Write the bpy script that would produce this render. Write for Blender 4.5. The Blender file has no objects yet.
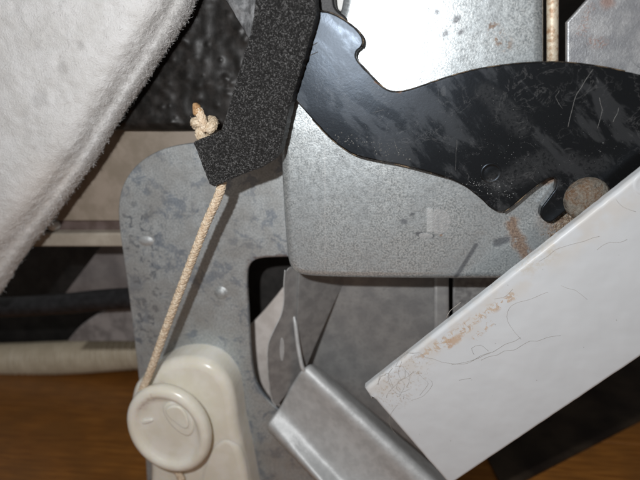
import bpy, math, random
import numpy as np
from mathutils import Vector, Matrix, noise as mnoise
from mathutils.geometry import tessellate_polygon

random.seed(7); rng = np.random.default_rng(7)
scene = bpy.context.scene
S = 0.00033            # metres per authoring unit (the picture is about 21 cm wide)
F = 500.0              # focal length in those units = distance to the focus plane
SA, SB = 0.18, 0.34    # how far the machine's upright face turns from the lens (yaw, pitch)

# ---- frame of the machine: x along its face, h out of it, z up -------------------
n = Vector((-SA, -SB, 1)).normalized()
v = (Vector((0, 1, 0)) - n * n.y).normalized()
u = v.cross(n)
def cam2m(p): p = Vector(p); return Vector((p.dot(u), p.dot(n), p.dot(v)))   # -> (x, h, z)
def m2w(x, h, z): return Vector((x, -h, z + Z0))
CAMC = cam2m((0, 0, F))
def ray(px, py): return cam2m((px - 320.0, 240.0 - py, -F))
def U(px, py, h):
    d = ray(px, py); t = (h - CAMC.y) / d.y
    return CAMC.x + d.x * t, CAMC.z + d.z * t
HOSE_H = -360
Z0 = -(U(75, 357, HOSE_H)[1] - 33)        # the floor is z = 0
def DS(px, py, h): return (h - CAMC.y) / ray(px, py).y      # how much farther than the focus plane
def W(px, py, h): x, z = U(px, py, h); return m2w(x, h, z)
def onfloor(px, py):
    d = ray(px, py); t = (-Z0 - CAMC.z) / d.z
    return CAMC.x + d.x * t, CAMC.y + d.y * t   # x, h

# ---- camera -----------------------------------------------------------------------
cd = bpy.data.cameras.new('camera'); cam = bpy.data.objects.new('camera', cd)
scene.collection.objects.link(cam); scene.camera = cam
def dirw(c): m = cam2m(c); return Vector((m.x, -m.y, m.z))
R = Matrix((dirw((1, 0, 0)), dirw((0, 1, 0)), dirw((0, 0, 1)))).transposed()
cam.matrix_world = Matrix.Translation(m2w(*CAMC) * S) @ R.to_4x4()
cd.sensor_width = 36; cd.lens = 36 * F / 640; cd.clip_start = 0.004; cd.clip_end = 20
cd.dof.use_dof = True; cd.dof.focus_distance = 0.91 * F * S; cd.dof.aperture_fstop = 11.0
# ---- light: the phone's flash beside the lens, and dim room light -----------------
wd = bpy.data.worlds.new('World'); scene.world = wd; wd.use_nodes = True
bg = wd.node_tree.nodes['Background']; bg.inputs[0].default_value = (1.0, 0.97, 0.94, 1); bg.inputs[1].default_value = 0.17
ld = bpy.data.lights.new('flash', 'POINT'); ld.energy = 1.1; ld.shadow_soft_size = 6 * S; ld.color = (0.985, 0.99, 1.0)
flash = bpy.data.objects.new('flash', ld); scene.collection.objects.link(flash)
flash.location = m2w(*(CAMC + cam2m((-92, 66, 6)))) * S
scene.view_settings.view_transform = 'Standard'; scene.view_settings.look = 'None'
scene.view_settings.exposure = 0; scene.view_settings.gamma = 1

# ---- node helpers -------------------------------------------------------------------
class M:
    def __init__(s, name):
        s.m = bpy.data.materials.new(name); s.m.use_nodes = True; s.t = s.m.node_tree
        s.b = s.t.nodes['Principled BSDF']
        g = s.t.nodes.new('ShaderNodeNewGeometry')
        s.p = s.vm('SCALE', g.outputs['Position'], None, 1 / S)
    def nd(s, k): return s.t.nodes.new(k)
    def put(s, sock, val):
        if hasattr(val, 'is_output') or isinstance(val, bpy.types.NodeSocket): s.t.links.new(val, sock)
        elif val is not None:
            if isinstance(val, (tuple, list, Vector)):
                val = tuple(val)
                if len(val) == 3 and sock.type == 'RGBA': val += (1,)
            sock.default_value = val
    def vm(s, op, a, b=None, sc=None):
        k = s.nd('ShaderNodeVectorMath'); k.operation = op; s.put(k.inputs[0], a)
        if b is not None: s.put(k.inputs[1], b)
        if sc is not None: k.inputs['Scale'].default_value = sc
        return k.outputs[1] if op in ('LENGTH', 'DISTANCE', 'DOT_PRODUCT') else k.outputs[0]
    def ma(s, op, a, b=None, c=None):
        k = s.nd('ShaderNodeMath'); k.operation = op
        for i, q in enumerate((a, b, c)):
            if q is not None: s.put(k.inputs[i], q)
        return k.outputs[0]
    def noise(s, sc, det=3, ro=.5, dist=0, vec=None, w=None):
        k = s.nd('ShaderNodeTexNoise'); s.put(k.inputs['Vector'], vec if vec is not None else s.p)
        k.inputs['Scale'].default_value = sc; k.inputs['Detail'].default_value = det
        k.inputs['Roughness'].default_value = ro; k.inputs['Distortion'].default_value = dist
        return k.outputs[0]
    def vor(s, sc, feat='F1', vec=None):
        k = s.nd('ShaderNodeTexVoronoi'); k.feature = feat; s.put(k.inputs['Vector'], vec if vec is not None else s.p)
        k.inputs['Scale'].default_value = sc; return k.outputs[0]
    def vorcol(s, sc):
        k = s.nd('ShaderNodeTexVoronoi'); s.put(k.inputs['Vector'], s.p); k.inputs['Scale'].default_value = sc
        return s.vm('DOT_PRODUCT', k.outputs[1], (1, 0, 0))
    def mr(s, x, a, b, c=0, d=1, smooth=True):
        k = s.nd('ShaderNodeMapRange'); k.interpolation_type = 'SMOOTHSTEP' if smooth else 'LINEAR'
        s.put(k.inputs[0], x)
        for i, q in enumerate((a, b, c, d)): k.inputs[i + 1].default_value = q
        return k.outputs[0]
    def mix(s, f, a, b, mode='MIX'):
        k = s.nd('ShaderNodeMix'); k.data_type = 'RGBA'; k.blend_type = mode
        s.put(k.inputs[0], f); s.put(k.inputs[6], a); s.put(k.inputs[7], b); return k.outputs[2]
    def bump(s, h, st=.3, dist=1.0, nrm=None):
        k = s.nd('ShaderNodeBump'); s.put(k.inputs['Height'], h); k.inputs['Strength'].default_value = st
        k.inputs['Distance'].default_value = dist * S
        if nrm is not None: s.put(k.inputs['Normal'], nrm)
        return k.outputs[0]
    def warp(s, sc, amt):
        k = s.nd('ShaderNodeTexNoise'); s.put(k.inputs['Vector'], s.p); k.inputs['Scale'].default_value = sc; k.inputs['Detail'].default_value = 4
        return s.vm('ADD', s.p, s.vm('SCALE', s.vm('SUBTRACT', k.outputs[1], (.5, .5, .5)), None, amt))
    def seg(s, p0, p1, rad, h, soft=1.0, wsc=.12, wam=6):
        """mask of a worn or shaded streak from pixel p0 to p1, rad across, on the sheet at height h"""
        a = W(*p0, h); b = W(*p1, h); d = b - a; L = max(d.length, 1e-3)
        w = s.warp(wsc, wam); q = s.vm('SUBTRACT', w, tuple(a)); dn = d / L
        along = s.vm('DOT_PRODUCT', q, tuple(dn)); cl = s.ma('MINIMUM', s.ma('MAXIMUM', along, 0.0), L)
        k = s.nd('ShaderNodeVectorMath'); k.operation = 'SCALE'; k.inputs[0].default_value = tuple(dn); s.put(k.inputs['Scale'], cl)
        dist = s.vm('LENGTH', s.vm('MULTIPLY', s.vm('SUBTRACT', q, k.outputs[0]), (1, 0, 1)))
        return s.mr(dist, rad * (1 - soft * .6), rad * (1 + soft * .5), 1, 0)
    def blob(s, p, rad, h, soft=1.0, wsc=.12, wam=6): return s.seg(p, (p[0] + .5, p[1]), rad, h, soft, wsc, wam)
    def out(s, col=None, rough=.5, metal=0, nrm=None, spec=None, **kw):
        s.put(s.b.inputs['Base Color'], col); s.put(s.b.inputs['Roughness'], rough); s.put(s.b.inputs['Metallic'], metal)
        if nrm is not None: s.put(s.b.inputs['Normal'], nrm)
        if spec is not None: s.b.inputs['Specular IOR Level'].default_value = spec
        for k, q in kw.items(): s.put(s.b.inputs[k.replace('_', ' ')], q)
        return s.m
def mul(m, a, b): return m.ma('MULTIPLY', a, b)
def mx(m, *a):
    r = a[0]
    for q in a[1:]: r = m.ma('MAXIMUM', r, q)
    return r

H_HOUSE, H_LEVER, H_BAR, H_PLATE, H_PANEL = 0, 12, 30, -50, 36

# ---- materials -----------------------------------------------------------------------
def m_housing():
    m = M('galvanised_steel')
    f1 = m.noise(.55, 3, .7); f2 = m.noise(.16, 4, .6); big = m.noise(.018, 4, .6); sp = m.vorcol(.16)
    c = m.mix(m.mr(f1, .38, .62), (.22, .245, .255), (.72, .755, .755))
    c = m.mix(m.mr(f2, .3, .7, .1, .6), c, (.49, .525, .53), 'MIX'); 
    c = m.mix(m.ma('MULTIPLY', sp, .22), c, (.42, .47, .50))
    c = m.mix(m.mr(big, .40, .62, 0, .45), c, (.42, .46, .48))
    pits = mx(m, mul(m, m.mr(m.noise(.22, 2), .63, .72), m.blob((453, 26), 16, 0, .8)), m.blob((456, 19), 3, 0), m.blob((445, 34), 2.5, 0), m.blob((437, 12), 2, 0), m.blob((461, 33), 2, 0))
    c = m.mix(m.ma('MULTIPLY', pits, .75), c, (.09, .09, .1))
    rust = mx(m, mul(m, m.mr(f2, .30, .46), mx(m, m.seg((512, 222), (515, 234), 6, 0, .8, .09, 10), m.seg((515, 234), (528, 258), 6.5, 0, 1, .09, 14))), mul(m, m.blob((568, 218), 24, 0), m.mr(f2, .36, .54)),
              m.seg((553, 178), (545, 183), 3, 0), mul(m, m.mr(f2, .5, .6), m.seg((492, 25), (500, 40), 5, 0)), mul(m, m.mr(f2, .45, .6), m.blob((505, 44), 6, 0)), m.blob((441, 235), 1.6, 0))
    c = m.mix(m.ma('MULTIPLY', rust, .85), c, m.mix(m.mr(f1, .35, .65), (.11, .055, .03), (.25, .155, .09)))
    dk = mx(m, m.seg((456, 277), (476, 245), 2.0, 0, 1, .2, 2), m.seg((497, 243), (506, 240), 4, 0, .8, .2, 3), m.seg((418, 234), (432, 236), 2.5, 0, .6, .3, 2), m.blob((404, 222), 3, 0), m.blob((412, 215), 1.8, 0))  # groove and dent shading painted dark, with a few small dark spots
    c = m.mix(m.ma('MULTIPLY', dk, .7), c, (.12, .13, .15))
    pale = m.seg((325, 150), (325, 277), .7, 0, .6, .3, 1)
    c = m.mix(m.ma('MULTIPLY', pale, .22), c, (.72, .72, .72))
    ht = m.ma('ADD', m.ma('MULTIPLY', f1, .25), m.ma('MULTIPLY', m.noise(.03, 2), 1.2))
    ht = m.ma('SUBTRACT', ht, m.ma('MULTIPLY', m.seg((456, 279), (480, 236), 5, 0, 1.2, .1, 3), .5))
    ht = m.ma('SUBTRACT', ht, m.ma('MULTIPLY', m.seg((497, 243), (506, 240), 4, 0, 1.2, .1, 2), .6))
    met = m.ma('MULTIPLY', m.ma('SUBTRACT', 1, rust), .62)
    return m.out(c, m.mr(f2, .3, .7, .29, .40), met, m.bump(ht, .55, 1))
def m_plate():
    m = M('stained_zinc_plate')
    f1 = m.noise(.5, 3, .7); f2 = m.noise(.085, 5, .65); f3 = m.noise(.03, 3)
    c = m.mix(m.mr(f1, .35, .65), (.35, .38, .39), (.56, .59, .595))
    st = m.mr(m.noise(.05, 6, .7, .4), .52, .60); c = m.mix(m.ma('MULTIPLY', st, .58), c, (.17, .21, .27))
    sp = mul(m, m.mr(m.noise(.11, 3, .55, .5), .56, .62), m.seg((135, 225), (150, 330), 30, H_PLATE, 1))
    c = m.mix(m.ma('MULTIPLY', sp, .65), c, (.10, .12, .15))
    c = m.mix(m.ma('MULTIPLY', m.mr(m.noise(.15, 4, .7), .58, .68), .4), c, (.52, .54, .55))
    c = m.mix(m.mr(f3, .4, .65, 0, .4), c, (.33, .32, .30))
    br = mx(m, mul(m, m.seg((249, 262), (249, 300), 4, H_PLATE), m.mr(f1, .4, .6)), m.seg((255, 258), (285, 256), 2, H_PLATE))
    c = m.mix(m.ma('MULTIPLY', br, .6), c, (.10, .045, .03))
    ht = m.ma('ADD', m.ma('MULTIPLY', f1, .3), m.ma('MULTIPLY', m.noise(.03, 2), 1.5))
    return m.out(c, m.mr(f2, .3, .7, .42, .58), .55, m.bump(ht, .5, 1))
def m_lever():
    m = M('black_enamel')
    k = m.nd('ShaderNodeMapping'); m.put(k.inputs[0], m.p); k.inputs['Rotation'].default_value = (0, math.radians(-48), 0)
    f1 = m.noise(.045, 6, .62, .2, m.vm('MULTIPLY', k.outputs[0], (.4, 1, 1.1))); f2 = m.noise(.4, 3, .7); f3 = m.noise(.022, 3, .5, 1)
    arcm = mul(m, mx(m, m.seg((498, 182), (545, 162), 11, H_LEVER, .8, .06, 14), m.seg((545, 162), (600, 165), 8, H_LEVER, .8, .06, 14), m.seg((486, 92), (520, 125), 8, H_LEVER, 1, .06, 14)), m.mr(f2, .3, .55))
    sm = m.ma('MAXIMUM', m.mr(f1, .49, .57), m.ma('MULTIPLY', arcm, .9))
    c = m.mix(sm, (.006, .006, .006), (.026, .0265, .027))
    spk = mul(m, m.mr(m.noise(.9, 2, .6), .70, .78), m.mr(m.noise(.03, 2), .42, .6)); c = m.mix(m.ma('MULTIPLY', spk, .6), c, (.35, .35, .34))
    wisp = m.mr(m.ma('ABSOLUTE', m.ma('SUBTRACT', m.noise(.045, 5, .6, 1.2), .5)), .0, .018, 1, 0)
    c = m.mix(m.ma('MULTIPLY', mul(m, wisp, m.mr(f3, .45, .6)), .2), c, (.20, .20, .20))
    rs = mx(m, m.seg((375, 82), (400, 92), 1.2, H_LEVER, 1, .3, 2), m.seg((330, 140), (352, 158), .8, H_LEVER, 1, .3, 2))
    c = m.mix(m.ma('MULTIPLY', rs, .7), c, (.14, .07, .03))
    ro = m.mr(f1, .45, .62, .29, .38)
    ht = m.ma('ADD', m.ma('MULTIPLY', f2, .18), m.ma('MULTIPLY', m.noise(.02, 2), 1.5))
    return m.out(c, ro, 0, m.bump(ht, .3, 1), .42, Specular_Tint=(.70, .83, 1, 1))
def m_bar():
    m = M('black_crinkle_coat')
    f = m.noise(.85, 4, .85); sp = m.vor(.6)
    c = m.mix(m.mr(f, .50, .66), (.009, .009, .009), (.22, .22, .218))  # sparkle of the crinkled coat painted as paler flecks
    c = m.mix(m.ma('MULTIPLY', mul(m, m.mr(m.noise(1.1, 2), .70, .76), m.mr(m.noise(.3, 1), .45, .55)), .8), c, (.55, .53, .48))
    ht = m.ma('ADD', f, m.ma('MULTIPLY', sp, -.6))
    return m.out(c, .5, 0, m.bump(ht, 1.0, 1.6), .5)
def m_panel():
    m = M('white_enamel')
    h = H_PANEL; f = m.noise(.03, 4); g = m.noise(.35, 4, .75)
    c = m.mix(m.mr(f, .3, .7), (.62, .645, .665), (.645, .67, .69))
    flake = m.mr(m.noise(.17, 5, .7, .6), .50, .545)
    z1 = mx(m, m.seg((424, 354), (466, 328), 5, h, .9, .1, 8), m.seg((462, 328), (512, 296), 4, h, .9, .1, 7), m.seg((475, 338), (492, 322), 2.5, h, .9, .1, 6)); z2 = m.seg((448, 345), (459, 337), 3.8, h, .8, .15, 5)
    c = m.mix(m.ma('MULTIPLY', mul(m, flake, z1), .75), c, m.mix(m.mr(g, .4, .6), (.42, .28, .17), (.56, .42, .29)))
    c = m.mix(m.ma('MULTIPLY', mul(m, z2, m.mr(m.noise(.12, 4, .7), .40, .5)), .75), c, (.50, .33, .20))
    dust = mul(m, m.seg((392, 392), (412, 368), 17, h, 1.0), m.mr(g, .53, .62)); c = m.mix(m.ma('MULTIPLY', dust, .6), c, (.38, .29, .2))
    edg = mul(m, m.seg((380, 385), (620, 200), 16, h, 1.2), m.mr(m.noise(.05, 4), .4, .6)); c = m.mix(m.ma('MULTIPLY', edg, .35), c, (.60, .54, .46))
    yel = mul(m, m.seg((525, 262), (545, 250), 12, h, 1), m.mr(g, .45, .6)); c = m.mix(m.ma('MULTIPLY', yel, .3), c, (.5, .42, .28))
    spk = m.mr(m.noise(.25, 1), .76, .8); c = m.mix(m.ma('MULTIPLY', spk, .5), c, (.25, .24, .22))
    return m.out(c, .38, 0, m.bump(m.ma('MULTIPLY', m.noise(.03, 2), 6), .25, 1), .35)
def m_simple(name, a, b, sc=.1, rough=.5, metal=0, bs=.3, fine=.5, spec=None, lo=.35, hi=.65, **kw):
    m = M(name); f = m.noise(sc, 5, .6); g = m.noise(fine, 3, .7)
    c = m.mix(m.mr(f, lo, hi), a, b)
    return m.out(c, rough, metal, m.bump(g, bs, 1), spec, **kw)
def m_backplate():
    m = M('dull_grey_sheet')
    f = m.noise(.06, 5, .65); g = m.noise(.4, 3, .7)
    c = m.mix(m.mr(f, .35, .65), (.23, .23, .23), (.32, .318, .31))
    c = m.mix(m.ma('MULTIPLY', m.mr(m.noise(.12, 4), .55, .66), .3), c, (.14, .14, .145))
    return m.out(c, .5, .3, m.bump(g, .4, 1))
def m_topplate():
    m = M('scratched_zinc')
    f = m.noise(.07, 5, .65); g = m.noise(.5, 3, .7)
    c = m.mix(m.mr(f, .35, .65), (.33, .34, .36), (.50, .51, .52))
    r = mx(m, mul(m, m.mr(g, .45, .6), m.seg((592, 42), (603, 43), 4, -8)), m.blob((607, 2), 5, -8), mul(m, m.mr(g, .5, .6), m.seg((582, 32), (590, 8), 4, -8)))
    c = m.mix(m.ma('MULTIPLY', r, .45), c, (.42, .18, .10))
    return m.out(c, .45, .55, m.bump(g, .4, 1))
def m_wool():
    m = M('mineral_wool')
    f = m.noise(.05, 5, .65); g = m.noise(.5, 4, .75)
    c = m.mix(m.mr(f, .35, .65), (.66, .655, .64), (.75, .75, .745))
    gr = mx(m, m.blob((62, 68), 6, 10), m.blob((40, 100), 8, 10), m.blob((80, 45), 4, 10)); c = m.mix(m.ma('MULTIPLY', gr, .35), c, (.35, .34, .33))
    tan = m.seg((70, 185), (10, 280), 30, -20, 1.4); c = m.mix(m.ma('MULTIPLY', tan, .35), c, (.60, .51, .43))
    return m.out(c, .9, 0, m.bump(g, .8, 2), .2)
def m_tar():
    m = M('bitumen_sheet')
    f = m.noise(.09, 4, .6); g = m.noise(.4, 3, .7)
    c = m.mix(m.mr(f, .4, .65), (.010, .009, .008), (.022, .019, .017))
    return m.out(c, m.mr(f, .3, .7, .42, .52), 0, m.bump(g, .25, .4), .4)
def m_wood():
    m = M('varnished_wood')
    vv = m.vm('MULTIPLY', m.p, (.012, .16, .16)); f = m.noise(1, 5, .6, .8, vv); f2 = m.noise(.02, 3)
    c = m.mix(m.mr(f, .25, .75), (.20, .072, .014), (.38, .155, .032)); c = m.mix(m.mr(f2, .35, .65, 0, .5), c, (.20, .085, .022))
    return m.out(c, .35, 0, m.bump(f, .1, 1), .4)
def m_cream():
    m = M('cream_plastic')
    f = m.noise(.05, 4); g = m.noise(.3, 3)
    c = m.mix(m.mr(f, .35, .65), (.78, .745, .64), (.84, .81, .73))
    d = mul(m, m.seg((190, 350), (215, 352), 9, -12, 1.3, .05, 3), m.mr(m.noise(.08, 3), .35, .6)); c = m.mix(m.ma('MULTIPLY', d, .4), c, (.30, .22, .18))
    d = mul(m, m.seg((140, 412), (152, 398), 5, 14, 1), m.mr(m.noise(.2, 3), .4, .6)); c = m.mix(m.ma('MULTIPLY', d, .35), c, (.45, .33, .30))
    return m.out(c, .26, 0, m.bump(g, .12, 1), .5, Subsurface_Weight=.45, Subsurface_Radius=(1, .8, .5), Subsurface_Scale=6 * S)
MH = m_housing(); MP = m_plate(); ML = m_lever(); MB = m_bar(); MW = m_panel(); MBK = m_backplate(); MT = m_topplate()
MWOOL = m_wool(); MTAR = m_tar(); MWOOD = m_wood(); MCR = m_cream()
MBRK = m_simple('bracket_steel', (.47, .48, .48), (.56, .57, .57), .09, .5, .3, .3, .3)
MTAB = m_simple('tab_shaded_steel', (.25, .25, .25), (.33, .33, .325), .09, .4, .4, .3, .3)  # darker copy of bracket steel, shade of the turned-away tab in its colour
MTAN = m_simple('beige_painted_sheet', (.27, .225, .175), (.36, .30, .245), .03, .5, 0, .2)
MRAIL = m_simple('beige_rail', (.44, .39, .32), (.54, .49, .41), .05, .45, .2, .2)
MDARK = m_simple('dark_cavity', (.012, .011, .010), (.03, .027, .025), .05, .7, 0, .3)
MBLK = m_simple('black_rubber', (.010, .010, .011), (.022, .022, .024), .1, .5, 0, .3, .5, .4)
MHOSE = m_simple('cream_hose_plastic', (.58, .50, .37), (.68, .60, .46), .05, .45, 0, .1)
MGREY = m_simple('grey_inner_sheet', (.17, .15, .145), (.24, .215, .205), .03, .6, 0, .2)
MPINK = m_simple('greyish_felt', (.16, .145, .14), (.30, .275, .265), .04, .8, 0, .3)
MLIN = m_simple('beige_inner_liner', (.60, .55, .51), (.74, .69, .65), .05, .6, 0, .4, .2)
MROD = m_simple('rusty_rod_steel', (.46, .30, .18), (.78, .69, .54), .16, .5, .2, .3, .6, None, .36, .58)
def m_rivet():
    m = M('rusty_rivet_steel'); f = m.noise(.08, 5, .65); g = m.noise(.45, 4, .7); e = m.noise(.16, 4, .6)
    c = m.mix(m.mr(f, .38, .6), (.15, .085, .045), (.20, .185, .155)); c = m.mix(m.mr(g, .42, .62, 0, .55), c, (.30, .28, .24)); c = m.mix(m.mr(e, .55, .68, 0, .7), c, (.06, .045, .035))
    return m.out(c, .8, .1, m.bump(m.ma('ADD', g, m.ma('MULTIPLY', e, 1.5)), 1.0, 1.6))
MRIV = m_rivet()
MCORD = m_simple('beige_cord_fibre', (.58, .44, .30), (.76, .65, .50), .25, .75, 0, .4, .8)
MBURN = m_simple('burnt_cord_end', (.20, .07, .02), (.50, .32, .16), .2, .4, 0, .5)
MFILM = m_simple('grey_plastic_film', (.14, .145, .15), (.36, .37, .38), .12, .25, .2, .5, .15)
MPALE = m_simple('pale_plastic', (.62, .62, .60), (.70, .70, .68), .1, .5)
MSCR = m_simple('pale_scratch', (.13, .13, .13), (.24, .24, .23), .3, .6)
MSCD = m_simple('dark_scratch', (.05, .045, .04), (.12, .11, .10), .3, .6)
MHAIR = m_simple('dark_hair', (.24, .21, .18), (.38, .35, .31), .2, .5)
MHAIRG = m_simple('grey_hair', (.40, .37, .33), (.50, .46, .42), .2, .5)
MSTAMP = m_simple('stamp_shadow_zinc', (.34, .355, .36), (.44, .45, .45), .3, .5, .5, .3)
MSTAMPL = m_simple('stamp_bright_zinc', (.44, .46, .465), (.52, .54, .54), .3, .45, .5, .3)
MRUSTL = m_simple('loose_rust', (.17, .11, .07), (.40, .34, .27), .3, .8, 0, .6)

# ---- object helpers ---------------------------------------------------------------------
def tag(o, label=None, cat=None, group=None, kind=None):
    for k, q in (('label', label), ('category', cat), ('group', group), ('kind', kind)):
        if q: o[k] = q
    return o
WL = {}
def thing(name, base, label, cat, group=None):
    o = bpy.data.objects.new(name, None); scene.collection.objects.link(o); o.empty_display_size = .003
    base = Vector(base); o.location = base * S; WL[o.name] = base
    return tag(o, label, cat, group)
def obj(name, verts, faces, mat, parent=None, smooth=None, **kw):
    V = np.array([tuple(q) for q in verts], dtype=float) if not isinstance(verts, np.ndarray) else verts
    mn = V.min(0); mxx = V.max(0); base = Vector(((mn[0] + mxx[0]) / 2, (mn[1] + mxx[1]) / 2, mn[2]))
    me = bpy.data.meshes.new(name); me.from_pydata(((V - np.array(base)) * S).tolist(), [], faces)
    if smooth is None: me.polygons.foreach_set('use_smooth', [False] * len(faces))
    elif smooth is True: me.polygons.foreach_set('use_smooth', [True] * len(faces))
    else: me.polygons.foreach_set('use_smooth', smooth)
    me.materials.append(mat); me.update()
    o = bpy.data.objects.new(name, me); scene.collection.objects.link(o)
    WL[o.name] = base
    if parent is not None: o.parent = parent; o.location = (base - WL[parent.name]) * S
    else: o.location = base * S
    return tag(o, **kw)
def smoothline(pts, it=2, closed=True):
    """corner-cutting; a point with a third value 1 stays a sharp corner"""
    P = [(p[0], p[1], (p[2] if len(p) > 2 else 0)) for p in pts]
    for _ in range(it):
        Q = []; N = len(P)
        for i in range(N):
            a = P[i]; b = P[(i + 1) % N]
            if not closed and i == N - 1: break
            s0 = 0 if a[2] else .25; s1 = 1 if b[2] else .75
            if a[2] or (not closed and i == 0): Q.append((a[0], a[1], 1))
            if not a[2] and not (not closed and i == 0): Q.append((a[0] + (b[0] - a[0]) * s0, a[1] + (b[1] - a[1]) * s0, 0))
            if not b[2]: Q.append((a[0] + (b[0] - a[0]) * s1, a[1] + (b[1] - a[1]) * s1, 0))
        if not closed: Q.append((P[-1][0], P[-1][1], 1))
        P = Q
    return [(p[0], p[1]) for p in P]
def resample(P, step, closed=True):
    out = []; N = len(P)
    for i in range(N if closed else N - 1):
        a = Vector(P[i]); b = Vector(P[(i + 1) % N]); k = max(1, int((b - a).length / step))
        for j in range(k): out.append(tuple(a + (b - a) * j / k))
    if not closed: out.append(tuple(P[-1]))
    return out
def slab(name, pts, h, th, mat, parent=None, r=1.2, seg=3, it=2, rough_edge=0, step=None, flare=0, **kw):
    """a plate lying parallel to the machine's face: traced outline, real thickness, rounded rim"""
    P = smoothline(pts, it) if it else [(p[0], p[1]) for p in pts]
    if step: P = resample(P, step)
    hs = [h(px, py) if callable(h) else h for px, py in P]
    loop = [Vector((*U(px, py, k), k)) for (px, py), k in zip(P, hs)]
    clean = [loop[0]]
    for q in loop[1:]:
        if (q - clean[-1]).length > .05: clean.append(q)
    if (clean[-1] - clean[0]).length < .05: clean.pop()
    loop = clean
    N = len(loop)
    area = sum(loop[i].x * loop[(i + 1) % N].y - loop[(i + 1) % N].x * loop[i].y for i in range(N))
    if area < 0: loop.reverse()
    hs = [q.z for q in loop]; loop = [q.to_2d() for q in loop]
    if rough_edge:
        loop = [q + Vector((mnoise.noise(Vector((q.x * .35, q.y * .35, 3))), mnoise.noise(Vector((q.x * .35, q.y * .35, 9))))) * rough_edge for q in loop]
    nr = []
    for i in range(N):
        a, b, c = loop[i - 1], loop[i], loop[(i + 1) % N]
        e1 = (b - a).normalized(); e2 = (c - b).normalized()
        m_ = Vector((-(e1.y + e2.y), e1.x + e2.x)); L = m_.length
        m_ = m_ / L if L > 1e-6 else Vector((-e1.y, e1.x))
        cs = max(.5, m_.dot(Vector((-e1.y, e1.x)))); nr.append(m_ / cs)
    prof = [(r * (1 - math.sin(t)), r * (1 - math.cos(t))) for t in [math.pi / 2 * k / seg for k in range(seg + 1)]]
    prof = prof[::-1]          # outermost last -> start at the rim
    rings = [(-flare, th)] + [(ins, dp) for ins, dp in [(r * (1 - math.cos(t)), r * (1 - math.sin(t))) for t in [math.pi / 2 * k / seg for k in range(seg + 1)]]]
    verts = []
    for ins, dp in rings:
        for q, m_, hh in zip(loop, nr, hs):
            w = q + m_ * ins; verts.append(m2w(w.x, hh - dp, w.y))
    faces = []; sm = []
    for k in range(len(rings) - 1):
        for i in range(N):
            j = (i + 1) % N; faces.append((k * N + i, k * N + j, (k + 1) * N + j, (k + 1) * N + i)); sm.append(k > 0)
    top = (len(rings) - 1) * N
    tris = tessellate_polygon([[Vector((verts[top + i].x, verts[top + i].z, 0)) for i in range(N)]])
    for t in tris:
        a, b, c = [Vector((verts[top + i].x, verts[top + i].z)) for i in t]
        if (b - a).cross(c - a) < 0: t = t[::-1]
        faces.append(tuple(top + i for i in t)); sm.append(False)
        faces.append(tuple(i for i in t[::-1])); sm.append(False)
    return obj(name, verts, faces, mat, parent, smooth=sm, **kw)
def grid(name, rows, mat, parent=None, smooth=True, flip=False, solid=0, sub=0, **kw):
    nr_, nc = len(rows), len(rows[0]); V = [q for r_ in rows for q in r_]
    fc = [(i * nc + j, i * nc + j + 1, (i + 1) * nc + j + 1, (i + 1) * nc + j) for i in range(nr_ - 1) for j in range(nc - 1)]
    if flip: fc = [f[::-1] for f in fc]
    o = obj(name, V, fc, mat, parent, smooth=smooth, **kw)
    if sub: q = o.modifiers.new('sub', 'SUBSURF'); q.levels = q.render_levels = sub
    if solid: q = o.modifiers.new('solid', 'SOLIDIFY'); q.thickness = solid * S; q.offset = -1
    return o
def frames(P):
    P = [Vector(p) for p in P]; T = []
    for i in range(len(P)):
        T.append((P[min(i + 1, len(P) - 1)] - P[max(i - 1, 0)]).normalized())
    a = Vector((0, 1, 0)) if abs(T[0].y) < .9 else Vector((1, 0, 0)); Nn = (a - T[0] * a.dot(T[0])).normalized(); out = []
    for t in T:
        Nn = (Nn - t * Nn.dot(t)).normalized(); out.append((Nn.copy(), t.cross(Nn)))
    return P, T, out
def spline(P, step=1.0):
    P = [Vector(p) for p in P]; Q = [P[0] * 2 - P[1]] + P + [P[-1] * 2 - P[-2]]; out = []
    for i in range(1, len(Q) - 2):
        k = max(2, int((Q[i + 1] - Q[i]).length / step))
        for j in range(k):
            t = j / k; a, b, c, d = Q[i - 1:i + 3]
            out.append(.5 * ((2 * b) + (c - a) * t + (2 * a - 5 * b + 4 * c - d) * t * t + (3 * b - a - 3 * c + d) * t ** 3))
    out.append(P[-1]); return out
def tube_vf(P, rad, sides=8, cap=True, off=0):
    P, T, Fm = frames(P); V = []; Fc = []
    for i, (p, (a, b)) in enumerate(zip(P, Fm)):
        r_ = rad(i / (len(P) - 1)) if callable(rad) else rad
        for k in range(sides):
            t = 2 * math.pi * k / sides; V.append(p + (a * math.cos(t) + b * math.sin(t)) * r_)
    for i in range(len(P) - 1):
        for k in range(sides):
            k2 = (k + 1) % sides; Fc.append((off + i * sides + k, off + i * sides + k2, off + (i + 1) * sides + k2, off + (i + 1) * sides + k))
    if cap:
        Fc.append(tuple(off + k for k in range(sides))[::-1]); Fc.append(tuple(off + (len(P) - 1) * sides + k for k in range(sides)))
    return V, Fc
def tube(name, P, rad, mat, parent=None, sides=10, **kw):
    V, Fc = tube_vf(P, rad, sides); return obj(name, V, Fc, mat, parent, smooth=True, **kw)
def tubes(name, lines, rad, mat, parent=None, sides=4, **kw):
    V = []; Fc = []
    for P in lines:
        a, b = tube_vf(P, rad, sides, True, len(V)); V += a; Fc += b
    return obj(name, V, Fc, mat, parent, smooth=True, **kw)
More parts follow.
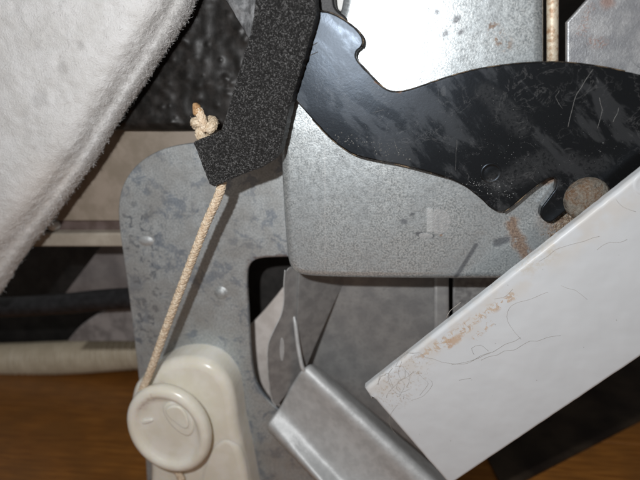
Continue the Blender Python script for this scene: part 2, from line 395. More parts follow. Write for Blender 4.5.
def lathe(name, px, py, h, prof, mat, parent=None, seg=64, sx=1.0, rot=0, ks=1.0, **kw):
    """prof: (radius, height) pairs turned about an axis square to the machine's face"""
    x0, z0 = U(px, py, h); V = []; Fc = []; N = seg; k0 = DS(px, py, h); prof = [(a * k0 * ks, b * k0) for a, b in prof]
    for r_, dh in prof:
        for k in range(N):
            t = 2 * math.pi * k / N; a = math.cos(t) * r_ * sx; b = math.sin(t) * r_
            V.append(m2w(x0 + a * math.cos(rot) - b * math.sin(rot), h + dh, z0 + a * math.sin(rot) + b * math.cos(rot)))
    for i in range(len(prof) - 1):
        for k in range(N):
            j = (k + 1) % N; Fc.append((i * N + k, i * N + j, (i + 1) * N + j, (i + 1) * N + k))
    Fc.append(tuple((len(prof) - 1) * N + k for k in range(N)))
    return obj(name, V, Fc, mat, parent, smooth=[True] * (len(Fc) - 1) + [False], **kw)

# ================= the setting =============================================================
fb = m2w(0, 0, -Z0); flo = bpy.data.objects.new('floor', None); scene.collection.objects.link(flo); flo['kind'] = 'structure'
WL[flo.name] = Vector((0, 0, 0))
sx0, sh0 = onfloor(40, 405)
pw = 270.0
first = None
for k in range(-5, 5):
    y1 = -sh0 - k * pw - 1.2; y0 = y1 - pw + 1.6
    xo = -2600 + (k % 3) * 240
    for j in range(3):
        x0 = xo + j * 1700; x1 = x0 + 1698
        V = [(x0, y0, -14), (x1, y0, -14), (x1, y1, -14), (x0, y1, -14), (x0, y0, -1), (x1, y0, -1), (x1, y1, -1), (x0, y1, -1),
             (x0 + 1.5, y0 + 1.5, 0), (x1 - 1.5, y0 + 1.5, 0), (x1 - 1.5, y1 - 1.5, 0), (x0 + 1.5, y1 - 1.5, 0)]
        Fq = [(3, 2, 1, 0), (8, 9, 10, 11)] + [(a, (a + 1) % 4, (a + 1) % 4 + 4, a + 4) for a in range(4)] + [(a + 4, (a + 1) % 4 + 4, (a + 1) % 4 + 8, a + 8) for a in range(4)]
        obj('plank', V, Fq, MWOOD, flo)
P0 = [onfloor(*q) for q in [(485, 455), (505, 494), (526, 481), (700, 391), (740, 250), (560, 370)]]  # dark slab added on the floor where the white panel casts its shadow
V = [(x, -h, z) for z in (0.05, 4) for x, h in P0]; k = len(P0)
obj('panel_shadow_slab', V, [tuple(range(k))[::-1], tuple(range(k, 2 * k))] + [(i, (i + 1) % k, (i + 1) % k + k, i + k) for i in range(k)], m_simple('panel_shadow_brown', (.014, .008, .005), (.05, .035, .022), .01, .5),
    label='dark brown slab added on the wooden floor as shadow of the white panel', cat='shadow slab')
# the dark hollow of the machine behind everything, standing clear of the floor
def boxv(x0, x1, h0, h1, z0, z1):
    V = [m2w(x, h, z) for x in (x0, x1) for h in (h0, h1) for z in (z0, z1)]
    return V, [(0, 1, 3, 2), (4, 6, 7, 5), (0, 4, 5, 1), (2, 3, 7, 6), (0, 2, 6, 4), (1, 5, 7, 3)]
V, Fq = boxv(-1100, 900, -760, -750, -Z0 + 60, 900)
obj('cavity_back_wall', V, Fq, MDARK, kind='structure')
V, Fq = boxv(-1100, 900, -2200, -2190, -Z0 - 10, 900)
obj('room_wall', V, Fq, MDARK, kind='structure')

# ================= left: tan sheet, rail, bitumen, inner sheets, hoses =====================
slab('beige_sheet', [(20, 120, 1), (330, 120, 1), (330, 221, 1), (0, 221, 1)], -92, 6, MTAN, it=0, r=2,
     label='dull beige painted sheet between the black bitumen and the pale rail', cat='metal sheet')
slab('dark_strip', [(0, 219, 1), (330, 219, 1), (330, 234, 1), (0, 234, 1)], -98, 4, m_simple('brown_seal', (.10, .07, .06), (.16, .12, .11), .05, .5), it=0, r=1,
     label='thin dark brown seal strip just above the pale horizontal rail', cat='seal')
rl = slab('beige_rail', [(0, 233, 1), (330, 233, 1), (330, 247, 1), (0, 247, 1)], -84, 14, MRAIL, it=0, r=3,
     label='pale beige horizontal rail left of the zinc side plate', cat='rail')
lathe('screw', 52, 226, -88, [(5, -6), (5, 0), (4, 2), (1.5, 3.4)], MPALE, label='tiny bright screw head above the pale rail beside the white wool', cat='screw')
# bitumen sheet with real lumps
rows = []
lumps = [(rng.uniform(100, 330), rng.uniform(-60, 130), rng.uniform(1.6, 5.5), rng.uniform(.2, .5)) for _ in range(190)]
LA = np.array(lumps)
for i in range(260):
    py = -70 + 200 * i / 259; r_ = []
    for j in range(300):
        px = 90 + 250 * j / 299
        d2 = (LA[:, 0] - px) ** 2 + (LA[:, 1] - py) ** 2
        hh = min(4.0, float(np.sum(LA[:, 3] * LA[:, 2] * np.exp(-d2 / (LA[:, 2] ** 2)))) * .8)
        hh += 4 * mnoise.noise(Vector((px * .02, py * .02, 0))) + 1.2 * mnoise.noise(Vector((px * .09, py * .09, 5)))
        edge = max(0, (py - 122) / 8) ** 2 * 6
        r_.append(W(px, py, -72 + hh - edge))
    rows.append(r_)
grid('bitumen_sheet', rows, MTAR, flip=True, solid=5, label='lumpy glossy black bitumen sheet behind the black hook bar', cat='bitumen sheet')
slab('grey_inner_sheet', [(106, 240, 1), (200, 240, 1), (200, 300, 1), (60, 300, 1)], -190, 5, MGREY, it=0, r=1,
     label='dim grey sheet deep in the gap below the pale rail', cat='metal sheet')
slab('gap_shade_sheet', [(-200, 242, 1), (236, 242, 1), (236, 352, 1), (-200, 352, 1)], -430, 6, MDARK, it=0, r=1, label='near black sheet added to darken the back of the gap left of the side plate', cat='liner')  # added black backing, stands in for the shade deep in the gap
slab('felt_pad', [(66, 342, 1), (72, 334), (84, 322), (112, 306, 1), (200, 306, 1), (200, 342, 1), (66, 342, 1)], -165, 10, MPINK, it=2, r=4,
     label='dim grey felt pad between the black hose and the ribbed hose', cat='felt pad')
tube('black_hose', spline([W(-160, 312, -150), W(-20, 308, -145), (W(60, 304, -140)), W(100, 300, -136), W(150, 297, -134), W(205, 294, -138)], 8), 15.5, MBLK, sides=20,
     label='soft black hose crossing the dark gap left of the side plate', cat='hose')
P = spline([W(-170, 364, HOSE_H - 8), W(-60, 361, HOSE_H - 2), W(20, 359, HOSE_H), W(75, 357, HOSE_H), W(140, 352, HOSE_H), W(250, 346, HOSE_H - 4), W(420, 344, HOSE_H - 20)], 1.3)
tube('ribbed_hose', P, None or (lambda t, L=len(P): 26 + 9.0 * abs(math.cos(t * L * 1.3 * math.pi / 13.0))), MHOSE, sides=28,
     label='cream ribbed drain hose lying on the wooden floor', cat='hose')

# ================= mineral wool ==============================================================
Fp = [(178, -60), (160, 0), (136, 38), (112, 75), (86, 120), (58, 165), (22, 212), (-12, 252), (-40, 285)]
Op = [(222, -60), (196, 0), (180, 30), (152, 72), (123, 115), (95, 163), (57, 212), (28, 252), (-4, 300)]
Fs = smoothline(Fp, 3, False); Os = smoothline(Op, 3, False)
def samp(P, t): k = t * (len(P) - 1); i = min(int(k), len(P) - 2); f = k - i; return (P[i][0] * (1 - f) + P[i + 1][0] * f, P[i][1] * (1 - f) + P[i + 1][1] * f)
rows = []
NV, N1, N2, N3 = 200, 110, 46, 24
for i in range(NV):
    t = i / (NV - 1); f = samp(Fs, t); o_ = samp(Os, t); l = (f[0] - 300, f[1] - 170); r_ = []
    for j in range(N1):
        s = j / N1; px = l[0] + (f[0] - l[0]) * s; py = l[1] + (f[1] - l[1]) * s
        e = (1 - s) * 300; hb = 10 - 10 * math.exp(-e / 10); q = W(px, py, hb); r_.append((q, Vector((0, -1, 0))))
    for j in range(N2):
        s = j / N2; px = f[0] + (o_[0] - f[0]) * s; py = f[1] + (o_[1] - f[1]) * s
        ss = lambda k: (lambda q: q * q * (3 - 2 * q))(min(1, max(0, k))); hb = -19 * ss((s + .12) / .72) - 23 * max(0, (s - .58) / .42) ** 2 + 1.0; r_.append((W(px, py, hb), Vector((.7, -.6, -.3))))
    for j in range(N3):
        s = j / (N3 - 1); px = o_[0] - 60 * s; py = o_[1] - 36 * s; r_.append((W(px, py, -42 - 30 * math.sqrt(s)), Vector((.9, .1, -.5))))
    row = []
    for q, nn in r_:
        d = 1.5 * mnoise.fractal(q * .02, .8, 2.1, 3) + .8 * mnoise.fractal(q * .16, .7, 2.1, 3)
        row.append(q + nn * d)
    rows.append(row)
wool = thing('insulation_wool', W(20, 250, -20), 'thick white mineral wool blanket filling the upper left corner', 'insulation')
wb = grid('blanket', rows, MWOOL, wool, smooth=True, flip=True)
# loose fibres lying on and sticking out of it
NR, NC = len(rows), len(rows[0]); A = np.array([[tuple(q) for q in r_] for r_ in rows])
V = []; Fq = []
def fibre(p, d, L, w, curl):
    q = p.copy(); base = len(V); side = d.cross(Vector((rng.normal(), rng.normal(), rng.normal()))).normalized() * w
    for k in range(4):
        V.append(q + side); V.append(q - side); d = (d + Vector((rng.normal(), rng.normal(), rng.normal())) * curl).normalized(); q = q + d * (L / 3)
    for k in range(3): b = base + 2 * k; Fq.append((b, b + 1, b + 3, b + 2))
for _ in range(60000):
    i = int(rng.integers(0, NR - 1)); j = int(rng.integers(25, NC - 2)) if rng.random() < .5 else int(rng.integers(N1 + 10, NC - 12))
    p = Vector(A[i, j]); nn = (Vector(A[i + 1, j]) - p).cross(Vector(A[i, j + 1]) - p).normalized()
    if nn.y > 0 and j < N1: nn = -nn
    tang = Vector((rng.normal(), rng.normal(), rng.normal())); tang = (tang - nn * tang.dot(nn)).normalized()
    up = .35 if j < N1 else .5
    edge = N1 + N2 * .6 < j < N1 + N2 + 8
    fibre(p - nn * .3, (tang + nn * rng.uniform(-.15, up * (.9 if edge else .4))).normalized(), rng.uniform(2.5, 6) if edge else rng.uniform(3, 7), rng.uniform(.05, .10), .15)
obj('fibres', V, Fq, m_simple('wool_fibre', (.58, .57, .56), (.74, .73, .72), .1, .6, 0, .1), wool, kind='stuff')

# ================= zinc side plate =============================================================
pl = thing('side_plate', W(240, 495, H_PLATE), 'mottled zinc side plate with rounded corner and tall cutout, behind the cord', 'metal plate')
slab('plate', [(330, 142, 1), (215, 142), (188, 143), (160, 149), (137, 163), (122, 184), (117.5, 208), (120, 235), (127, 282), (132, 322), (138, 372), (144, 432), (149, 520, 1),
      (352, 520, 1), (352, 486, 1), (290, 418, 1), (271, 404), (260, 391), (253.5, 378), (250, 350), (248, 305), (246.5, 275), (250, 262), (262, 257.5), (292, 257, 1), (330, 257, 1)],
     H_PLATE, 5, MP, pl, r=1.6, seg=3, it=3)
lathe('dimple', 221, 293, H_PLATE, [(8, -.3), (6.2, .4), (5.2, 1.6), (3.6, 2.6), (1.5, 3.1)], MP, pl, seg=32)
lathe('dimple', 146, 241, H_PLATE, [(6, -.3), (4.6, .4), (3.4, 1.2), (1.5, 1.8)], MSTAMPL, pl, seg=24, sx=1.5)
lathe('dimple', 235, 373, H_PLATE, [(4.6, -.3), (3.8, .8), (2.6, 1.2), (1.2, 1.0)], MSTAMP, pl, seg=24)
slab('cutout_shade_sheet', [(225, 236, 1), (330, 236, 1), (330, 430, 1), (225, 430, 1)], -150, 6, MDARK, it=0, r=1, label='black filler sheet added to darken the top corner of the side plate cutout', cat='metal sheet')  # black filler added behind the cutout to keep its corner in shade
slab('inner_liner', [(225, 350, 1), (262, 314), (292, 276, 1), (310, 276, 1), (310, 420, 1), (225, 420, 1)], -92, 6, MLIN, it=2, r=2, label='beige grey liner seen through the side plate cutout', cat='liner')

# ================= back plates and bracket ========================================================
slab('grey_back_plate', [(298, 240, 1), (437, 240, 1), (436, 400, 1), (428, 464, 1), (355, 464, 1), (290, 400, 1)], -88, 5, MBK, it=0, r=2,
     label='dull grey back plate between the bracket and the white panel', cat='metal plate')
slab('edge_strip', [(434, 240, 1), (449, 240, 1), (449, 420, 1), (434, 420, 1)], -78, 8, m_simple('grey_edge', (.34, .34, .34), (.42, .42, .41), .1, .45, .4), it=0, r=4,
     label='narrow light grey upright strip beside the dull back plate', cat='metal strip')
slab('gap_shade_strip', [(425, 236, 1), (475, 236, 1), (475, 420, 1), (425, 420, 1)], -112, 5, MDARK, it=0, r=1, label='black filler strip added to darken the thin gap between the grey back plates', cat='filler strip')  # added so the seam between the plates reads as dark shade
slab('side_back_plate', [(453, 240, 1), (560, 240, 1), (560, 400, 1), (453, 400, 1)], -84, 5, m_simple('grey_mottle', (.20, .20, .20), (.36, .36, .355), .12, .5, .3), it=0, r=2,
     label='mottled grey plate right of the thin dark gap, mostly behind the white panel', cat='metal plate')
br = thing('folded_bracket', W(340, 490, -60), 'folded bare steel bracket with slotted tab running down under the white panel', 'bracket')
cols = [((322, 370), (428, 458), -90), ((315, 364.5), (425, 463), -66), ((310.5, 364), (422, 467), -44), ((308.5, 365), (420, 469.5), -38.8), ((304, 368.5), (415, 475), -34.2), ((300.5, 371.5), (411, 480), -33.2), ((297.5, 376), (406, 484), -36.5), ((295, 380), (401, 486), -40), ((290, 388), (384, 487), -41.5),
        ((284, 400), (356, 487), -44), ((281.5, 404.5), (350, 487), -44.5), ((279, 409), (345, 488), -43), ((275.5, 413.5), (340, 488), -39.5), ((271.5, 418.5), (335, 489), -35), ((268.5, 423), (330, 490), -31), ((267, 427.5), (326, 491), -31.5), ((268, 431), (326, 492), -48)]
rows = []
for i in range(30):
    t = 1.25 * i / 29; row = []
    for a, b, hh in cols:
        w = .9 * mnoise.noise(Vector((t * 6, hh * .1, 2)))
        row.append(W(a[0] + (b[0] - a[0]) * t, a[1] + (b[1] - a[1]) * t, hh + w + 44 * t))
    rows.append(row)
grid('channel', rows, MBRK, br, solid=2.0, sub=1, flip=False)
slab('tab', [(286, 268), (296, 266), (303, 277), (306, 290), (304, 310), (297, 324), (299, 345), (303, 368, 1), (290, 390), (277, 406, 1), (271, 402), (268, 385), (266.5, 362), (267.5, 345), (274, 330), (282, 314), (284, 300), (283.5, 284)],
     lambda x, y: -28 - .72 * (x - 268), 2.0, MTAB, br, r=.7, seg=2, it=2)
slab('slot', [(280.5, 338), (283.5, 338), (284.5, 350), (283.5, 361), (280.5, 361), (279.5, 350)], lambda x, y: -27.6 - .72 * (x - 268), .8, MBRK, br, r=.4, seg=2, it=2)
slab('shade_gusset', [(299, 272, 1), (346, 276, 1), (313, 350), (306, 368, 1), (296, 340, 1)], lambda x, y: -47 - .9 * (x - 298), 2, MTAB, br, it=2, r=.6)  # dark face added for the shadow triangle beside the tab
tube('tab_edge', spline([W(x, y, -27.4 - .72 * (x - 268)) for x, y in [(285, 270), (284, 284), (284, 300), (281.5, 314), (274.5, 329), (268.5, 344), (267.5, 362), (269, 384), (272, 400), (276, 406)]], 2), .75, MBRK, br, sides=6)
tube('fold', spline([W(293, 312, -50), W(295.5, 325, -45), W(298, 345, -40.5), W(302, 366, -35), W(306, 372, -37)], 2), lambda t: 2.5 * min(1, .4 + 3 * t), MBRK, br, sides=16)

# ================= galvanised housing =================================================================
ho = thing('galvanised_housing', W(440, 280, -20), 'large speckled galvanised steel housing under the black lever', 'housing')
slab('shell', [(345, -110, 1), (345, 8), (322, 46), (290, 92), (280, 118), (279.5, 150), (281.5, 195), (284, 235), (286.5, 262), (291, 272), (300, 277.5), (330, 279.5), (440, 281), (520, 281), (640, 281, 1), (690, 160, 1), (545.5, 120, 1), (545.5, -110, 1)],
     0, 46, MH, ho, r=9, seg=8, it=3, step=8)
slab('stamp_mark', [(432, 208), (444, 209), (451, 216), (451, 226), (444, 234), (432, 235)], .25, .5, MSTAMP, ho, r=.2, seg=1, it=2)
slab('stamp_mark', [(426.5, 208, 1), (433, 208, 1), (433, 232, 1), (426.5, 232, 1)], .5, .8, MSTAMPL, ho, r=.2, seg=1, it=0)
slab('stamp_mark', [(418, 233), (432, 233), (434, 238), (420, 239)], .22, .5, MSTAMP, ho, r=.2, seg=1, it=2)
# crusty loose rust by the rivet: little grains
V = []; Fq = []
for _ in range(1100):
    a = rng.normal(); px = 572 + rng.normal() * 11; py = 222 + rng.normal() * 10 - (px - 572) * .5
    q = W(px, py, 0.2); r_ = rng.uniform(.4, 1.6) * (1.4 if rng.random() < .15 else .8); b = len(V)
    for k in range(6):
        d = Vector([(1, 0, 0), (-1, 0, 0), (0, 0, 1), (0, 0, -1), (0, -1, 0), (0, 1, 0)][k]); V.append(q + d * r_ * rng.uniform(.6, 1.3))
    for f in ((0, 2, 4), (2, 1, 4), (1, 3, 4), (3, 0, 4), (2, 0, 5), (1, 2, 5), (3, 1, 5), (0, 3, 5)): Fq.append(tuple(b + i for i in f))
obj('rust_grains', V, Fq, MRUSTL, ho, kind='stuff')
slab('pale_clip', [(329, -40, 1), (347, -40, 1), (347, 12, 1), (338, 11), (331, 4)], -14, 8, MPALE, it=1, r=1.5, label='small pale plastic clip at the top edge beside the housing', cat='clip')
slab('rubber_trim', [(296, -40, 1), (334, -40, 1), (333, 4), (338, 11), (348, 18), (348, 30, 1), (330, 50, 1), (296, 40, 1)], -1.0 + 3.5, 10, MBLK, it=2, r=2, label='black rubber trim peeking out behind the top of the black lever', cat='rubber trim')

# right top: rod and plate
tube('rusty_rod', [W(552.5, -90, -22), W(552.5, 20, -22), W(552.5, 130, -22)], 4.8, MROD, sides=20, label='thin upright rusty rod between the housing and the corner plate', cat='rod')
tp = thing('corner_plate', W(640, 110, -10), 'scratched grey zinc plate with cut corner at the top right', 'metal plate')
slab('plate', [(567, 22, 1), (596, -10, 1), (640, -60, 1), (760, -60, 1), (760, 120, 1), (567, 120, 1)], -8, 5, MT, tp, it=0, r=1.5)
def scr(name, parent, pts, h, w, mat, nm=3):
    for P in pts: o = tube(name, spline([W(p[0], p[1], h) for p in P], nm), w, mat, parent, sides=4)
    return o
scr('scratch', tp, [[(601, 50), (602, 44)], [(615, 15), (618, 40), (613, 62), (608, 72)], [(628, 52), (633, 62), (640, 68)], [(584, 5), (582, 30), (586, 48)], [(640, 20), (622, 42), (612, 70)]], -7.9, .16, MSTAMP)

# ================= black lever with rivet ================================================================
lv = thing('black_lever', W(480, 225, 5), 'scratched glossy black hinge lever curving across the galvanised housing', 'lever')
lever_pts = [(292, 60, 1), (311, 14), (318, 10), (332, 12.5), (346, 20), (359, 31), (364, 40), (362, 47), (355.5, 52), (356.5, 60), (366, 70), (382, 87), (391, 91.5), (402, 91.5), (418, 87), (440, 79), (470, 70), (500, 65), (530, 62), (565, 61.5), (600, 66), (625, 71), (660, 79), (740, 110, 1),
     (740, 200, 1), (650, 215), (612, 214), (590, 222), (575, 205), (562, 214), (553, 222), (545, 222), (540, 216), (541, 208), (549, 198), (556, 188), (557.5, 181), (553, 177), (545, 180), (530, 191), (512, 207), (503, 212.5), (493, 211), (482, 200), (465, 186), (445, 177), (420, 170), (396, 164), (372, 160), (352, 155), (330, 139), (312, 119), (297, 102), (286, 88, 1)]
slab('arm', lever_pts, H_LEVER, 9, ML, lv, r=1.3, seg=3, it=2, step=3, rough_edge=.5)
lathe('dimple', 491, 173, H_LEVER, [(10.5, -.2), (9.4, .9), (8.2, .3), (6.8, -.15 + .2), (6, .25), (2, .3)], ML, lv, seg=40)
rv = lathe('rivet', 587, 199, H_LEVER, [(21, -9), (22.3, -2), (22, 2), (20.5, 6), (17.5, 9), (12, 11.6), (6, 12.8), (2, 13)], MRIV, lv, seg=56, label='round rusty rivet head')
me = rv.data
for q in me.vertices:
    w = q.co / S; k = mnoise.fractal(Vector(w) * .12, .8, 2, 4); q.co += Vector((0, -k * .7 * S, 0)) 
def arc(cx, cy, r_, a0, a1, k=8): return [(cx + r_ * math.cos(math.radians(a0 + (a1 - a0) * i / k)), cy + r_ * math.sin(math.radians(a0 + (a1 - a0) * i / k))) for i in range(k + 1)]
random.seed(5)
def wig(P, k=1.3, st=7): return [(a + random.uniform(-k, k), b + random.uniform(-k, k)) for a, b in resample(P, st, False)]
scr('scratch', lv, [wig([(593, 69), (585, 80), (574, 100), (570, 118), (568, 127)], .5), wig([(600, 98), (602, 110), (598, 128)], .6, 5), wig([(619, 108), (613, 122)], .6, 5)], H_LEVER + .02, .2, MSCR)
scr('scratch', lv, [[(292, 95), (298, 101), (304, 108)], wig([(372, 112), (384, 110)], .5, 4), wig([(395, 142), (398, 152)], .6, 4), wig([(457, 140), (455, 170)], .5, 6), wig([(560, 90), (556, 97), (562, 108)], .6, 4)], H_LEVER + .02, .12, MSCR)
scr('scratch', lv, [wig([(300, 52), (318, 42)], .4, 5), wig([(302, 58), (318, 52)], .4, 5)], H_LEVER + .02, .35, MSCD)

MWORN = m_simple('worn_edge_metal', (.012, .011, .010), (.24, .17, .10), .09, .5, .3, .5, .5, None, .47, .68)
idx = {(p[0], p[1]): i for i, p in enumerate(lever_pts)}
for pa, pb in (((356.5, 60), (625, 71)), ((445, 177), (312, 119)), ((545, 180), (503, 212.5)), ((318, 10), (362, 47))):
    a, b = sorted((idx[pa], idx[pb])); b += 1
   
    tube('worn_edge', [W(q[0], q[1], H_LEVER - .9) for q in smoothline([(p[0], p[1], 0) for p in lever_pts[a:b]], 2, False)], .55, MWORN, lv, sides=6)
def grains(name, n_, fn, size, mat, parent):
    V = []; Fq = []
    for _ in range(n_):
        q = fn(); b = len(V); r_ = rng.uniform(*size)
        for d in ((1, 0, 0), (-1, 0, 0), (0, 0, 1), (0, 0, -1), (0, -1, 0)): V.append(q + Vector(d) * r_ * rng.uniform(.5, 1.3))
        for f in ((0, 2, 4), (2, 1, 4), (1, 3, 4), (3, 0, 4), (0, 3, 1), (0, 1, 2)): Fq.append(tuple(b + i for i in f))
    obj(name, V, Fq, mat, parent, kind='stuff')
def on_lever():
    while True:
        t = rng.random(); cx = 330 + 300 * t; cy = 120 + 30 * math.sin(t * 2.2) + rng.normal() * 16
        lo = 62 if cx > 500 else 95; hi = np.interp(cx, [330, 350, 400, 450, 500, 560, 640], [132, 150, 160, 174, 200, 170, 175])
        if lo < cy < hi: return W(cx, cy, H_LEVER + .05)
grains('dust_specks', 150, on_lever, (.1, .34), MSTAMP, lv)
grains('grit', 90, lambda: W(*(lambda t: (335 + 70 * t + rng.normal() * 5, 135 + 20 * t + rng.normal() * 4))(rng.random()), H_LEVER + .05), (.3, .8), MSCR, lv)
grains('grit', 60, lambda: W(*(lambda t: (468 + 50 * t + rng.normal() * 5, 182 + 12 * t + rng.normal() * 4))(rng.random()), H_LEVER + .05), (.2, .6), MSTAMPL, lv)

# ================= black hook bar ===========================================================================
slab('hook_bar', [(252, -60, 1), (322, -60, 1), (313, -5), (317, 9), (314, 24), (306, 52), (297, 82), (289, 108), (283, 138), (279, 156), (264, 166.5, 1), (240, 176, 1), (214, 187, 1), (209, 184, 1), (193, 142, 1), (204, 138), (221, 130, 1), (229, 104), (242, 60), (257, 8)],
     H_BAR, 18, MB, r=1.6, seg=3, it=2, step=2, rough_edge=.9, label='flat black crinkle coated hook bar holding the knotted cord', cat='hook bar')
# torn film
rows = []
for i in range(14):
    row = []
    for j in range(12):
        s, t = j / 11, i / 13; xl = 196 + 50 * t ** .7; xr = 266 - 13 * t; px = xl + (xr - xl) * s; py = -30 + 78 * t - 14 * (1 - s) * t
        row.append(W(px, py, -38 + 9 * mnoise.noise(Vector((px * .06, py * .05, 1))) + 4 * mnoise.noise(Vector((px * .2, py * .16, 1))) + 14 * s))
    rows.append(row)
grid('torn_film', rows, MFILM, flip=True, solid=.6, sub=1, label='crumpled grey plastic film with torn tip left of the hook bar', cat='plastic film')

# ================= cord =========================================================================================
def braid(name, path, Rr, parent, mat, sr=1.5, nst=8, pitch=24, taper=None):
    P, T, Fm = frames(path); L = [0]
    for i in range(1, len(P)): L.append(L[-1] + (P[i] - P[i - 1]).length)
    V, Fc = tube_vf(P, Rr - .6, 12)
    for dr in (1, -1):
        for k in range(nst):
            line = []
            for i in range(len(P)):
                a = dr * 2 * math.pi * L[i] / pitch + 2 * math.pi * k / nst
                ph = nst * (2 * math.pi * L[i] / pitch) + (math.pi * (k + (0 if dr > 0 else .5)) * 2) * 0
                rr = Rr + .45 * math.sin(ph * 1.0 + (0 if dr > 0 else math.pi) + math.pi * k)
                line.append(P[i] + (Fm[i][0] * math.cos(a) + Fm[i][1] * math.sin(a)) * rr)
            a_, b_ = tube_vf(line, sr, 5, True, len(V)); V += a_; Fc += b_
    return obj(name, V, Fc, mat, parent, smooth=True)
co = thing('cord', W(150, 480, 0), 'braided beige cord running from the knot above the hook bar to the pulley', 'cord')
braid('braid', spline([W(210, 150, 20), W(222, 182, 19), W(205, 226, 17), W(186, 275, 14), W(166, 328, 10), W(150, 372, 4), W(143, 388, 0), W(139, 402, -4)], 1.0), 3.1, co, MCORD, sr=1.5, nst=5, pitch=17)
braid('braid', spline([W(160, 455, -6), W(172, 466, -4), W(180, 476, -4), W(188, 500, -6)], 1.0), 3.1, co, MCORD, sr=1.5, nst=5, pitch=17)
c0 = W(205, 128, 20)
kp = []
for i in range(33):
    t = 2 * math.pi * (i / 32) * .96 + .3
    kp.append(c0 + Vector(((math.sin(t) + 1.6 * math.sin(2 * t)) * 3.9, (-math.sin(3 * t)) * 4.5, (math.cos(t) - 1.6 * math.cos(2 * t)) * 3.6)))
braid('knot', spline(kp, 1.0), 3.5, co, m_simple('soiled_cord_fibre', (.46, .35, .23), (.68, .58, .44), .25, .7, 0, .4, .8), sr=1.4)
braid('knot_end', spline([W(205, 130, 24), W(203, 122, 27), W(200, 114, 27), W(198, 110, 26)], 1.0), 3.0, co, MCORD, sr=1.2)
fz = []
for _ in range(70):
    t = rng.random(); q = Vector(kp[int(t * 32)]) if rng.random() < .4 else (W(222, 186, 19) * (1 - t) + W(150, 372, 4) * t)
    d = Vector(rng.normal(size=3)).normalized(); e = Vector(rng.normal(size=3)).normalized(); q = q + d * 4
    fz.append([q, q + d * 1.6 + e * .6, q + d * 2.4 + e * 2.2])
tubes('frayed_fibres', fz, .09, MCORD, co, sides=3, kind='stuff')
tube('burnt_tip', spline([W(199, 114, 26.5), W(197, 109, 26), W(196.5, 105, 25), W(197, 103, 25)], 1.0), lambda t: 4.6 * math.sqrt(max(.02, 1 - t ** 3)) + .4 * math.sin(9 * t), MBURN, co, sides=12, label='singed brown end')

# ================= pulley ========================================================================================
pu = thing('pulley_block', W(195, 495, -20), 'cream plastic pulley block with round flanged wheel at the lower left', 'pulley')
slab('housing', [(141, 380), (156, 367), (177, 359.5), (202, 361), (219, 371), (230, 387), (234, 405), (236.5, 430), (242, 452), (252, 500), (254, 520, 1), (147, 520, 1), (149, 470), (147, 452), (134, 438), (127, 414), (131, 388)], -12, 38, MCR, pu, r=12, seg=8, it=2, step=5)
slab('lug', [(203, 456), (220, 436), (235, 440), (243, 458), (254, 520, 1), (190, 520, 1)], -10.5, 14, MCR, pu, r=9, seg=5, it=2, step=5)
lathe('wheel', 171, 426, 0, [(30, -14), (30, -5), (39, -4), (42.5, -1), (43.8, 3.5), (43.2, 7), (41, 9.6), (37.5, 10.6), (34.4, 9.8), (32.6, 7.6), (31, 6.2), (27, 5.2), (15, 5.4), (6, 5.6)], MCR, pu, seg=96, sx=.86, ks=1.16)
slab('hub', [(160, 409), (168, 402), (180, 402), (190, 412), (195, 428), (190, 438), (180, 435), (168, 424)], 9.5, 6, MCR, pu, r=3, seg=6, it=3, step=2)
slab('hub_boss', [(164, 410), (171, 406), (180, 407), (187, 416), (189, 428), (184, 430), (176, 424), (167, 417)], 12, 4, MCR, pu, r=2, seg=5, it=3, step=2)
slab('moulding_tick', [(141, 421), (152, 419), (153, 422), (142, 425)], 8.6, 3, MCR, pu, r=1, seg=2, it=1)

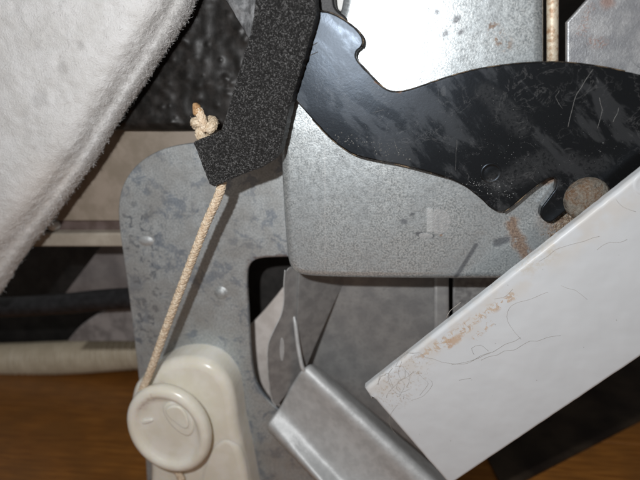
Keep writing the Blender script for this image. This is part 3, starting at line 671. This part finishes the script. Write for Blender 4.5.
# ================= white panel ======================================================================================
wp = thing('white_panel', W(450, 482, 30), 'white enamelled door panel with rust flakes and hairs, cutting across the lower right', 'panel')
slab('sheet', [(364.5, 389, 1), (640, 173, 1), (780, 63, 1), (830, 225, 1), (640, 358.5, 1), (450, 486, 1), (444.5, 480, 1), (380, 406), (374, 399), (372, 401), (369, 396)],
     H_PANEL, 10, MW, wp, r=4, seg=5, it=1, step=6, rough_edge=.35)
lathe('stamped_ring', 646, 184, H_PANEL, [(12, -.2), (10.5, .8), (8.5, .2), (4, .15)], MW, wp, seg=40)
hp = H_PANEL + .5
random.seed(3)
curves_d = [[(406, 352), (420, 354), (440, 362), (460, 365), (480, 357), (490, 352)], [(452, 366), (478, 357), (500, 348), (520, 338)], [(474, 355), (472, 348), (480, 344), (488, 350)], [(458, 379), (464, 380), (470, 377)],
            [(480, 360), (505, 352), (530, 342), (560, 336)]]
curves_g = [[(520, 338), (514, 330), (508, 322), (507, 314), (512, 306), (525, 300), (548, 292)], [(388, 392), (400, 380), (416, 372), (428, 385), (420, 395)], [(384, 380), (395, 393), (408, 399)], [(400, 398), (404, 385), (398, 372), (402, 362)], [(412, 400), (424, 396), (432, 385), (428, 378)], 
            [(540, 262), (556, 250), (575, 244), (600, 236)], [(596, 250), (610, 243), (628, 240)], [(380, 372), (388, 378), (394, 388)], [(615, 200), (623, 207), (636, 212)], [(396, 406), (388, 420), (396, 436)], [(395, 365), (400, 356), (408, 352)], [(495, 300), (505, 297), (512, 290)], [(560, 285), (580, 292), (588, 300)]]
scr('hair', wp, [wig(q) for q in curves_d], hp, .11, MHAIR)
scr('hair', wp, [wig(q) for q in curves_g], hp, .10, MHAIRG)
tangle = []
for _ in range(7):
    cx, cy, r_ = 398 + rng.normal() * 8, 384 + rng.normal() * 8, rng.uniform(4, 14); a0 = rng.uniform(0, 360)
    tangle.append([(a + rng.normal() * .8, b + rng.normal() * .8) for a, b in arc(cx, cy, r_, a0, a0 + rng.uniform(60, 220), 6)])
tubes('hair_tangle', [spline([W(p[0], p[1], hp) for p in P], 3) for P in tangle], .12, MHAIRG, wp, kind='stuff')
scr('loose_hair', None, [[(446, 318), (450, 311), (456, 306), (461, 302)]], H_PANEL - 1, .22, MHAIRG).update_tag()
for o in [q for q in bpy.data.objects if q.name.startswith('loose_hair')]: tag(o, 'single fine grey hair sticking out over the panel edge', 'hair')
